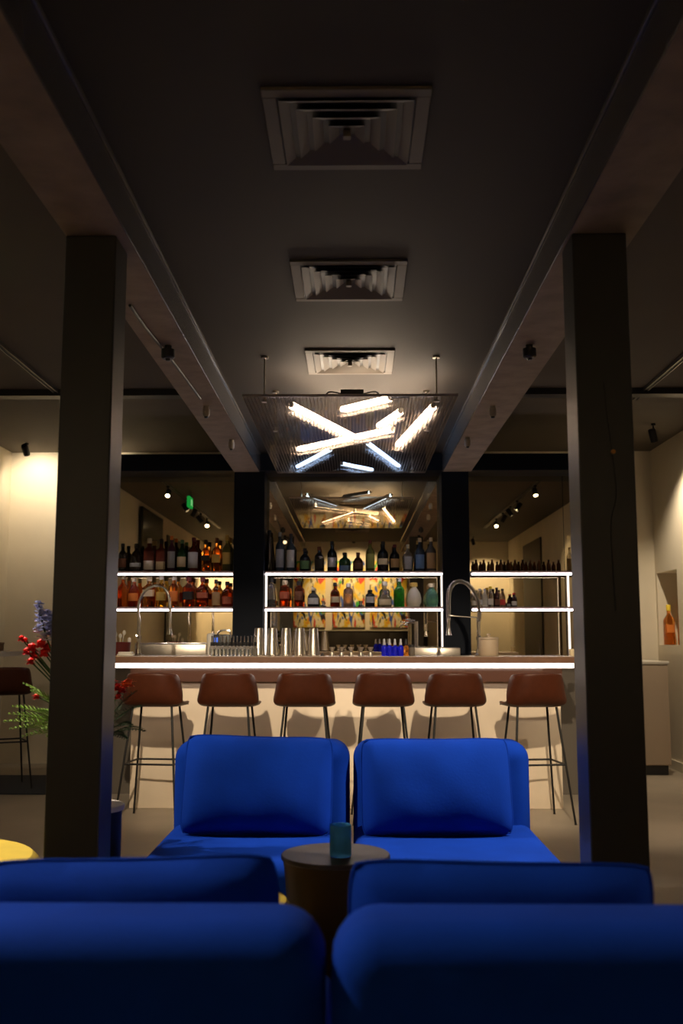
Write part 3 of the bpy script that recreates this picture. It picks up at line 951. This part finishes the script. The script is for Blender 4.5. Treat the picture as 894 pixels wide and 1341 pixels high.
# lidded canister beside the right tap
lathe_thing('canister', 'beige lidded stone canister beside the spring tap', 'canister', 640, 7.62,
            [('pot', [(0, 0), (.068, 0), (.073, .006), (.073, .118), (.070, .122), (0, .122)], mat('beige_stoneware', (.42, .32, .22), .6), 28),
             ('lid', [(.074, .122), (.076, .125), (.074, .138), (.03, .142), (.012, .144), (.012, .152), (.018, .158), (.012, .166), (0, .168)], mat('beige_lid', (.40, .31, .22), .5), 28)])
lathe_thing('candle', 'small cream candle at the end of the bar top', 'candle', 749, 7.6, [('wax', [(0, 0), (.02, 0), (.022, .003), (.022, .05), (.018, .052), (0, .046)], mat('wax', (.8, .66, .42), .6), 16),
            ('wick', [(0, .046), (.002, .047), (.002, .058), (0, .059)], M_BLACK, 6)])
# folded cloth and dark red caddy at the left end
p = at(165, 857, 7.6)
t = thing('bar_cloth', 'folded white cloth at the flower end of the bar', 'cloth', (p.x, 7.6, TOP))
obj('bottom_fold', bx(-.06, .06, -.05, .05, 0, .014, bev=.006, seg=3), M_WHITE, t)
obj('top_fold', bx(-.052, .05, -.045, .045, .0145, .03, bev=.007, seg=3), M_WHITE, t)
p = at(158, 857, 7.75)
t = thing('garnish_caddy', 'dark red caddy with pale spoons behind the white cloth', 'caddy', (p.x - .02, 7.78, TOP))
b = B()
lathe(b, [(0, 0), (.075, 0), (.08, .004), (.09, .10), (.086, .104), (.076, .02), (0, .012)], 24)
obj('pot', b, mat('dark_red_enamel', (.10, .012, .01), .3), t)
for k, (dx, dy, dz) in enumerate(((-.03, .0, .16), (.04, -.02, .175), (.0, .03, .15), (.075, .01, .12))):
    b = B()
    rod(b, (dx * .3, dy * .3, .014), (dx, dy, dz), .004, seg=8)
    bmesh.ops.create_uvsphere(b, u_segments=10, v_segments=8, radius=.014, matrix=Matrix.Translation((dx, dy, dz)) @ Matrix.Diagonal((1, .5, 1.4, 1)))
    obj('spoon', b, mat('spoon_pale', (.7, .64, .55), .35), t)


# taps
def tap(label, base_px, d, pts, head, coil=None, arm=None, riser_top=812):
    p = at(base_px, 858, d)
    t = thing('spring_tap' if coil else 'swan_neck_tap', label, 'tap', (p.x, d, TOP))
    o = Vector((p.x, d, TOP))
    L = lambda q: at(q[0], q[1], d) - o
    b = B()
    lathe(b, [(0, 0), (.030, 0), (.030, .008), (.022, .014), (.020, .05), (0, .05)], 20)
    obj('base', b, M_CHROME, t)
    b = B()
    top = L((base_px, riser_top))
    rod(b, (0, 0, .04), (0, 0, top.z), .014, seg=14)
    rod(b, (0, 0, top.z * .45), (0, 0, top.z * .55), .020, seg=14)
    rod(b, (0, -.02, top.z * .5), (.0, -.07, top.z * .56), .007, seg=10)
    obj('riser', b, M_CHROME, t)
    b = B()
    path = [Vector((0, 0, top.z - .005))] + [L(q) for q in pts]
    sm = tube(b, path, .009 if coil else .011, 10, 8)
    hose = obj('hose', b, M_CHROME if not coil else M_BLACKPL, t)
    if coil:
        b = B()
        acc = []
        turns = []
        # helix round the smooth path
        length = [0]
        for q0, q1 in zip(sm, sm[1:]):
            length.append(length[-1] + (q1 - q0).length)
        N = 900
        up = None
        hel = []
        for i in range(N):
            s = length[-1] * i / (N - 1)
            k = 0
            while k < len(length) - 2 and length[k + 1] < s:
                k += 1
            u = (s - length[k]) / max(1e-6, length[k + 1] - length[k])
            c = sm[k].lerp(sm[k + 1], u)
            dd = (sm[k + 1] - sm[k]).normalized()
            if up is None:
                up = Vector((0, 1, 0))
            up = (up - dd * up.dot(dd)).normalized()
            sd = dd.cross(up)
            a = 2 * PI * s / .011
            hel.append(c + (up * math.cos(a) + sd * math.sin(a)) * .016)
        tube(b, hel, .0032, 5)
        obj('spring', b, M_CHROME, hose)
    b = B()
    e = path[-1]
    hz = L(head)
    rod(b, e + Vector((0, 0, .01)), e + Vector((0, 0, (hz.z - e.z) * .55)), .012, .013, seg=14)
    rod(b, e + Vector((0, 0, (hz.z - e.z) * .55)), Vector((e.x, e.y, hz.z)), .013, .024, seg=16)
    obj('spray_head', b, M_CHROME, t)
    if arm:
        b = B()
        rod(b, L(arm[0]), L(arm[1]), .006, seg=10)
        obj('arm', b, M_CHROME, t)
    return t


tap('tall spring neck tap beside the beige canister', 627, 7.78, [(627.5, 800), (624, 783), (616, 769), (605, 761.5), (594, 764), (588, 775), (587, 790), (587, 812)], (587, 832), coil=True,
    arm=((588, 806), (627, 809)), riser_top=814)
tap('plain swan neck tap over the sink at the flower end', 181, 7.80, [(181, 800), (183, 786), (190, 774), (202, 767), (213, 769), (220, 778), (222.5, 795), (222.5, 812)], (222, 831), riser_top=812)
# small drinks tap on the drain block
p = at(545, 845, 8.5)
t = thing('drinks_tap', 'short chrome drinks tap on the drain block', 'tap', (p.x, 8.5, 1.19))
b = B()
rod(b, (0, 0, 0), (0, 0, .215), .018, seg=14)
rod(b, (0, 0, 0), (0, 0, .01), .03, seg=16)
obj('column', b, M_CHROME, t)
b = B()
tube(b, [(0, 0, .195), (-.04, -.02, .205), (-.08, -.03, .20), (-.082, -.03, .175)], .009, 10, 4)
obj('spout', b, M_CHROME, t)
b = B()
rod(b, (-.01, 0, .222), (-.09, -.01, .232), .008, seg=10)
obj('lever', b, M_CHROME, t)
# machine on the back counter
p = at(287, 838, 8.45)
t = thing('juice_press', 'small white and black bar machine beside the navy column', 'bar machine', (p.x, 8.5, 1.07))
obj('housing', bx(-.10, -.045, -.11, .10, 0, .235, bev=.02, seg=4), M_WHITE, t)
obj('front_unit', bx(-.043, .10, -.10, .10, 0, .225, bev=.01, seg=3), M_BLACKPL, t)
obj('screen', bx(-.035, -.005, -.103, -.1005, .16, .20), mat('machine_screen', (.02, .05, .3), .3, emit=(.1, .25, 1), estr=.8), t)
b = B()
tube(b, [(-.02, -.05, .22), (0, -.06, .25), (.05, -.06, .262), (.09, -.06, .25), (.10, -.06, .20)], .008, 8, 4)
obj('handle', b, M_CHROME, t)


# ------------------------------------------------------------------ bar stools
def make_stool():
    t = thing('bar_stool', 'x', 'bar stool', group='rust leather bar stools')
    bm = B()
    path = [(.205, .770, .0), (.19, .783, .0), (.12, .786, .0), (0, .778, .0), (-.10, .780, .15), (-.16, .795, .4), (-.195, .835, .75), (-.212, .89, 1), (-.222, .95, 1), (-.230, 1.005, 1), (-.232, 1.022, 1)]
    NU = 20
    grid = []
    for i, (y, z, k) in enumerate(path):
        row = []
        hw = (.185, .20, .215, .220, .222, .222, .220, .213, .203, .190, .175)[i]
        for j in range(NU + 1):
            u = -1 + 2 * j / NU
            au = abs(u)
            x = hw * math.sin(u * PI / 2 * .92) / math.sin(PI / 2 * .92)
            yy = y + k * .15 * au ** 2.6 + (0 if k else 0)
            zz = z + (1 - k) * .028 * au ** 5 + (.02 * au ** 4 if 0 < k < 1 else 0) - (.012 * au ** 6 if i >= 9 else 0)
            if i <= 1:
                yy -= .05 * au ** 4
            row.append(bm.verts.new((x, yy, zz)))
        grid.append(row)
    for a, b in zip(grid, grid[1:]):
        for j in range(NU):
            bm.faces.new((a[j], a[j + 1], b[j + 1], b[j]))
    o = obj('seat_shell', bm, M_LEATHER, t)
    md = o.modifiers.new('thick', 'SOLIDIFY')
    md.thickness = .022
    md.offset = -1
    sb = o.modifiers.new('sub', 'SUBSURF')
    sb.levels = sb.render_levels = 1
    tops = {}
    for sx in (-1, 1):
        for sy in (-1, 1):
            b = B()
            a0 = Vector((sx * .140, sy * .10, .784))
            a1 = Vector((sx * .215, sy * .215, .004))
            rod(b, a0, a1, .0085, .0075, seg=10)
            rod(b, a1, a1 - Vector((0, 0, .004)), .010, seg=10)
            obj('leg', b, M_BLACK, t)
            tops[(sx, sy)] = a0.lerp(a1, (.765 - .385) / .761)
    k = [tops[(-1, -1)], tops[(1, -1)], tops[(1, 1)], tops[(-1, 1)]]
    for i in range(4):
        b = B()
        rod(b, k[i], k[(i + 1) % 4], .007, seg=10)
        obj('footrest_bar', b, M_BLACK, t)
    return t


stool0 = make_stool()
SL = ['rust leather bar stool at the flower end of the bar', 'second rust leather bar stool from the flower end of the bar', 'third rust leather bar stool from the flower end, behind the left blue seat',
      'third rust leather bar stool from the niche end, behind the right blue seat', 'second rust leather bar stool from the niche end of the bar', 'slightly turned rust leather bar stool at the niche end of the bar']
for i, (px, rz) in enumerate(((198, -.10), (297, -.04), (398, -.03), (502, .03), (597, .05), (703, .14))):
    s = stool0 if i == 0 else copy_tree(stool0)
    p = at(px, 900, 7.0)
    s.location = (p.x, 7.2, 0)
    s.rotation_euler = (0, 0, rz)
    s['label'] = SL[i]
s = copy_tree(stool0)
s.location = (-3.0, 8.65, 0)
s.rotation_euler = (0, 0, .5)
s['label'] = 'rust leather bar stool standing apart at the wall ledge'


# ------------------------------------------------------------------ blue lounge seats and cushions
def make_lounge():
    t = thing('lounge_seat', 'x', 'lounge chair', group='armless blue lounge seats')
    W = .415
    b = bx(-W, W, -.40, .46, .07, .40, bev=.055, seg=5)
    obj('seat', b, M_BLUE, t)
    b = bx(-W, W,   .40, .66, .07, .775, bev=.085, seg=6)
    obj('backrest', b, M_BLUE, t)
    for sx in (-1, 1):
        for y in (-.33, .58):
            b = B()
            rod(b, (sx * .34, y, .10), (sx * .34, y, 0), .022, .018, seg=14)
            obj('foot', b, M_BLACK, t)
    return t


def make_cushion(w, h, th):
    bm = B()
    N = 22
    fr, bk = [], []
    for i in range(N + 1):
        ra, rb = [], []
        for j in range(N + 1):
            u, v = -1 + 2 * i / N, -1 + 2 * j / N
            pin = pin2 = 1 - .055 * (u * v) ** 6 - .018 * math.sin(2.5 * u + 1.3) * v ** 4
            x, z = u * w / 2 * pin, v * h / 2 * pin2
            tt = th / 2 * (max(0, 1 - abs(u) ** 3.2) ** .45) * (max(0, 1 - abs(v) ** 2.6) ** .5)
            tt += .004 * math.sin(7 * u + 3 * v) * (1 - u * u) * (1 - v * v)
            edge = i in (0, N) or j in (0, N)
            va = bm.verts.new((x, -tt, z))
            vb = va if edge else bm.verts.new((x, tt, z))
            ra.append(va)
            rb.append(vb)
        fr.append(ra)
        bk.append(rb)
    for i in range(N):
        for j in range(N):
            bm.faces.new((fr[i][j], fr[i + 1][j], fr[i + 1][j + 1], fr[i][j + 1]))
            q = (bk[i][j], bk[i][j + 1], bk[i + 1][j + 1], bk[i + 1][j])
            if len(set(q)) == 4:
                try:
                    bm.faces.new(q)
                except ValueError:
                    pass
    return bm


lg = make_lounge()
LNG = [(-.435, 4.36, 0, 'blue velvet lounge seat facing the table, with leaf shadows on it'), (.412, 4.36, 0, 'evenly lit blue velvet lounge seat beside the leaf shadowed one'),
       (-.465, 2.36, PI, 'blue velvet lounge seat with its back to the camera, beside the yellow stools'), (.375, 2.36, PI, 'blue velvet lounge seat with its back to the camera, beside the cabled column')]
for i, (x, y, rz, lab) in enumerate(LNG):
    s = lg if i == 0 else copy_tree(lg)
    s.location = (x, y, 0)
    s.rotation_euler = (0, 0, rz)
    s['label'] = lab
CU = [(-.43, 4.56, .608, -.28, 0.02, .66, .43, 'blue rectangular cushion on the leaf shadowed seat'), (.365, 4.56, .603, -.28, -.01, .66, .42, 'blue rectangular cushion on the evenly lit seat'),
      (-.455, 2.16, .604, .20, -.03, .60, .41, 'blue cushion on the seat beside the yellow stools'), (.30, 2.16, .602, .20, .01, .62, .40, 'blue cushion on the seat beside the cabled column')]
for x, y, z, tilt, roll, wd, ht, lab in CU:
    t = thing('cushion', lab, 'cushion', (x, y, z), group='blue cushions')
    t.rotation_euler = (tilt, roll, 0)
    o = obj('cover', make_cushion(wd, ht, .22), M_BLUE, t)
    b = B()
    loop = []
    for k in range(80):
        a = 4 * k / 80
        s, f = int(a), a - int(a)
        u, v = ((-1 + 2 * f, -1), (1, -1 + 2 * f), (1 - 2 * f, 1), (-1, 1 - 2 * f))[s]
        pin = pin2 = 1 - .055 * (u * v) ** 6 - .018 * math.sin(2.5 * u + 1.3) * v ** 4
        loop.append(Vector((u * wd / 2 * pin, 0, v * ht / 2 * pin2)))
    tube(b, loop + [loop[0]], .004, 6)
    obj('piping', b, M_BLUE, t)

# ------------------------------------------------------------------ tables, candle glass, yellow stools
t = thing('side_table', 'round bronze drum table between the blue seats', 'side table', (-.062, 3.45, 0))
b = B()
lathe(b, [(0, .525), (.178, .525), (.182, .528), (.182, .538), (.179, .541), (0, .541)], 40)
obj('table_top', b, mat('table_top_taupe', (.075, .06, .048), .45), t)
b = B()
lathe(b, [(0, 0), (.12, 0), (.125, .01), (.172, .50), (.176, .525), (0, .525)], 40)
obj('drum', b, M_BRONZE, t)
t = thing('candle_glass', 'blue glass candle holder on the bronze table', 'candle holder', (-.045, 3.41, .5415))
b = B()
lathe(b, [(0, .0), (.034, .0), (.036, .004), (.036, .10), (.034, .101), (.032, .10), (.032, .012), (0, .012)], 28)
obj('glass', b, mat('blue_candle_glass', (.14, .58, .95), .08, trans=.45, ior=1.12), t)
b = B()
lathe(b, [(0, .013), (.031, .013), (.031, .05), (0, .05)], 20)
obj('wax', b, mat('blue_wax', (.06, .35, .62), .6), t)


def pouf(name, label, x, y, r, h):
    t = thing(name, label, 'pouf', (x, y, 0), group='yellow poufs')
    b = B()
    lathe(b, [(0, .03), (r * .94, .03), (r, .05), (r, h - .06), (r * .985, h - .02), (r * .93, h), (0, h + .008)], 40)
    obj('body', b, M_YEL, t)
    b = B()
    lathe(b, [(0, 0), (r * .9, 0), (r * .9, .03), (0, .03)], 40)
    obj('plinth', b, M_BLACK, t)
    b = B()
    lathe(b, [(r * .99, h - .045), (r * 1.012, h - .035), (r * .99, h - .025)], 40)
    obj('piping', b, M_YEL, t)


pouf('pouf', 'large yellow round pouf beside the front column', -1.50, 3.55, .40, .50)
pouf('pouf', 'small yellow round pouf hidden behind a blue cushion', -.385, 3.05, .20, .49)
t = thing('drum_table', 'black drum table with pale top carrying the flowers', 'side table', (-1.08, 4.22, 0))
b = B()
lathe(b, [(0, 0), (.118, 0), (.12, .004), (.12, .555), (0, .555)], 36)
obj('drum', b, M_BLACK, t)
b = B()
lathe(b, [(0, .555), (.127, .555), (.13, .56), (.13, .574), (.126, .578), (0, .578)], 36)
obj('table_top', b, mat('pale_table_top', (.62, .56, .48), .5), t)

# ------------------------------------------------------------------ flowers in a vase
vt = thing('flower_vase', 'vase of red flowers, lilac spikes and fern fronds behind the column', 'flowers', (-1.08, 4.22, .5785))
b = B()
lathe(b, [(0, 0), (.05, 0), (.06, .01), (.075, .09), (.06, .17), (.04, .21), (.046, .235), (.043, .235), (.036, .21), (0, .19)], 28)
obj('vase', b, mat('dark_vase', (.03, .028, .026), .25), vt)


def frond(tip, start, wid, m, name, n=34):
    s, e = Vector(start), Vector(tip)
    mid = s.lerp(e, .5) + Vector((0, 0, .07))
    b = B()
    pts = []
    for k in range(n + 1):
        u = k / n
        pts.append((1 - u) ** 2 * s + 2 * u * (1 - u) * mid + u * u * e)
    tube(b, pts, [.003 * (1 - .7 * k / n) for k in range(n + 1)], 5)
    for k in range(9, n, 2):
        d = (pts[k + 1] - pts[k - 1]).normalized()
        sd = d.cross(Vector((0, 0, 1))).normalized()
        if sd.length < .1:
            sd = Vector((1, 0, 0))
        L = wid * math.sin(PI * (k / n) ** .8) + .012
        for sg in (-1, 1):
            for up in (.0, .45):
                tp = pts[k] + sd * sg * L + d * L * .55 + Vector((0, 0, up * L - .15 * L))
                w_ = d * .0021
                v = [b.verts.new(pts[k] - w_), b.verts.new(pts[k].lerp(tp, .5) - w_ * 1.1 + Vector((0, 0, .003))), b.verts.new(tp), b.verts.new(pts[k].lerp(tp, .5) + w_ * 1.1)]
                b.faces.new(v)
    return obj(name, b, m, vt, smooth=False)


def V(px, py, d):
    return at(px, py, d) - Vector((-1.08, 4.22, .5785))


mouth = Vector((0, 0, .23))
for q in ((4, 945), (15, 925), (28, 965), (40, 905), (55, 955), (30, 895), (62, 965), (12, 955), (22, 940), (45, 930), (35, 950), (58, 915), (10, 935)):
    frond(V(*q, 4.14 + random.uniform(-.06, .06)), mouth + Vector((random.uniform(-.02, .02), random.uniform(-.02, .02), 0)), .05, M_FERN, 'fern_frond')
for q in ((189, 958), (183, 925), (172, 950), (178, 905), (165, 968)):
    frond(V(*q, 4.10 + random.uniform(-.05, .05)), mouth, .035, M_LEAFD, 'dark_frond')
for i, (px, py, dy) in enumerate(((100, 880, .1), (120, 850, .12), (90, 930, -.08), (130, 900, .08), (110, 820, .05), (80, 860, .1), (125, 760, 0), (100, 790, .05))):
    frond(V(px, py, 4.22 + dy), mouth, .045, M_FERN if i % 2 else M_LEAFD, 'fern_frond')


def flower(pos, r, m, name, petals=7):
    s = B()
    tube(s, [mouth - Vector((0, 0, .05)), mouth.lerp(pos, .5) + Vector((0, 0, .03)), pos], .0032, 6, 5)
    st = obj('stem', s, M_STEM, vt)
    b = B()
    for ring, (n, rr, lift) in enumerate(((petals, .9, -.5), (petals, 1.0, .25), (petals - 1, .75, .8), (petals - 2, .5, 1.6))):
        for k in range(n):
            a = 2 * PI * k / n + ring * .4
            c, sn = math.cos(a), math.sin(a)
            o = pos
            dirv = Vector((c, sn, lift)).normalized() * r * rr
            sd = Vector((-sn, c, 0)) * r * .34
            v = [b.verts.new(o), b.verts.new(o + dirv * .55 + sd), b.verts.new(o + dirv + Vector((0, 0, -.1 * r))), b.verts.new(o + dirv * .55 - sd)]
            b.faces.new(v)
    bmesh.ops.create_icosphere(b, subdivisions=1, radius=r * .5, matrix=Matrix.Translation(pos + Vector((0, 0, r * .1))))
    obj(name, b, m, st, smooth=False)


for i, (px, py, r) in enumerate(((28, 836, .016), (35, 853, .020), (42, 848, .024), (54, 843, .026), (58, 855, .024), (40, 866, .018), (48, 912, .016), (62, 848, .022), (33, 838, .014), (45, 858, .02))):
    flower(V(px, py, 4.14 + random.uniform(-.05, .05)), r * 1.5, M_RED, 'red_bloom')
for px, py, r, m in ((153, 900, .024, M_RED), (160, 903, .022, M_RED), (155, 912, .018, M_RED), (168, 894, .026, M_ORANGE), (163, 896, .020, M_ORANGE), (146, 893, .024, M_RED)):
    flower(V(px, py, 4.19), r * 1.35, m, 'red_bloom')


def spike(base, tip, rad, m, name, n=120):
    s = B()
    tube(s, [mouth, mouth.lerp(base, .6), base, tip], .004, 6, 5)
    st = obj('stem', s, M_STEM, vt)
    b = B()
    for k in range(n):
        u = k / n
        c = base.lerp(tip, u)
        a = k * 2.4
        r = rad * (1 - .75 * u)
        r *= random.uniform(.35, 1.25)
        o = c + Vector((math.cos(a) * r, math.sin(a) * r, random.uniform(-.008, .008)))
        pr = rad * random.uniform(.4, .7) * (1 - .5 * u)
        for q in range(4):
            aa = a + q * PI / 2
            e1 = Vector((math.cos(aa), math.sin(aa), .3)) * pr
            e2 = Vector((-math.sin(aa), math.cos(aa), .3)) * pr
            b.faces.new([b.verts.new(o), b.verts.new(o + e1), b.verts.new(o + (e1 + e2) * .8), b.verts.new(o + e2)])
    obj(name, b, m, st, smooth=False)


spike(V(62, 838, 4.12), V(50, 788, 4.12), .035, M_LILAC, 'lilac_spike')
spike(V(75, 835, 4.17), V(62, 800, 4.17), .034, M_LILAC, 'lilac_spike')
spike(V(105, 800, 4.12), V(110, 690, 4.12), .03, M_LILAC, 'lilac_spike')
spike(V(125, 820, 4.17), V(130, 720, 4.17), .03, M_LILAC, 'lilac_spike')
spike(V(85, 800, 4.12), V(84, 705, 4.12), .03, M_LILAC, 'lilac_spike')

# ------------------------------------------------------------------ far left: ledge, box, rug; far right: cabinet
t = thing('wall_ledge', 'high narrow wall ledge with pale edge beside the lone stool', 'counter', (0, 0, 0))
obj('top', bx(ALX, -3.02, 8.55, 9.6, 1.11, 1.15, bev=.004), M_COUNTER, t)
obj('edge_band', bx(-3.02, -3.008, 8.55, 9.6, 1.108, 1.15), M_WHITE, t)
obj('support', bx(ALX, -3.25, 9.0, 9.06, 0, 1.11), M_BLACK, t)
t = thing('small_box', 'small brown box on the wall ledge', 'box', (-3.33, 9.2, 1.1505))
obj('body', bx(-.09, .09, -.07, .07, 0, .06, bev=.004), mat('brown_card', (.16, .09, .05), .6), t)
obj('lid', bx(-.094, .094, -.074, .074, .06, .078, bev=.003), mat('brown_card_lid', (.18, .10, .055), .6), t)
tag(obj('floor_rug', bx(-3.6, -2.35, 8.3, 9.4, 0, .012, bev=.004), M_RUG), 'dark slate rug under the lone stool', 'rug')
t = thing('base_cabinet', 'beige low cabinet with dark plinth below the niche', 'cabinet', (0, 0, 0))
CX0, CX1 = 2.3, 2.955
obj('body', bx(CX0, CX1, 9.53, 10.3, .09, 1.02, bev=.003), mat('cabinet_beige', (.40, .31, .23), .5), t)
obj('plinth', bx(CX0 + .02, CX1 - .02, 9.56, 10.3, 0, .09), M_BLACK, t)
obj('top', bx(CX0 - .01, CX1 + .01, 9.51, 10.3, 1.02, 1.05, bev=.003), M_WHITE, t)
for k in range(2):
    x0 = CX0 + .005 + k * .325
    dd = obj('cabinet_door', bx(x0, x0 + .32, 9.512, 9.529, .10, 1.01, bev=.002), mat('cabinet_beige', (.40, .31, .23), .5), t)
    obj('handle', bx(x0 + .29 - k * .26, x0 + .30 - k * .26, 9.495, 9.512, .8, .95), M_STEEL, dd)
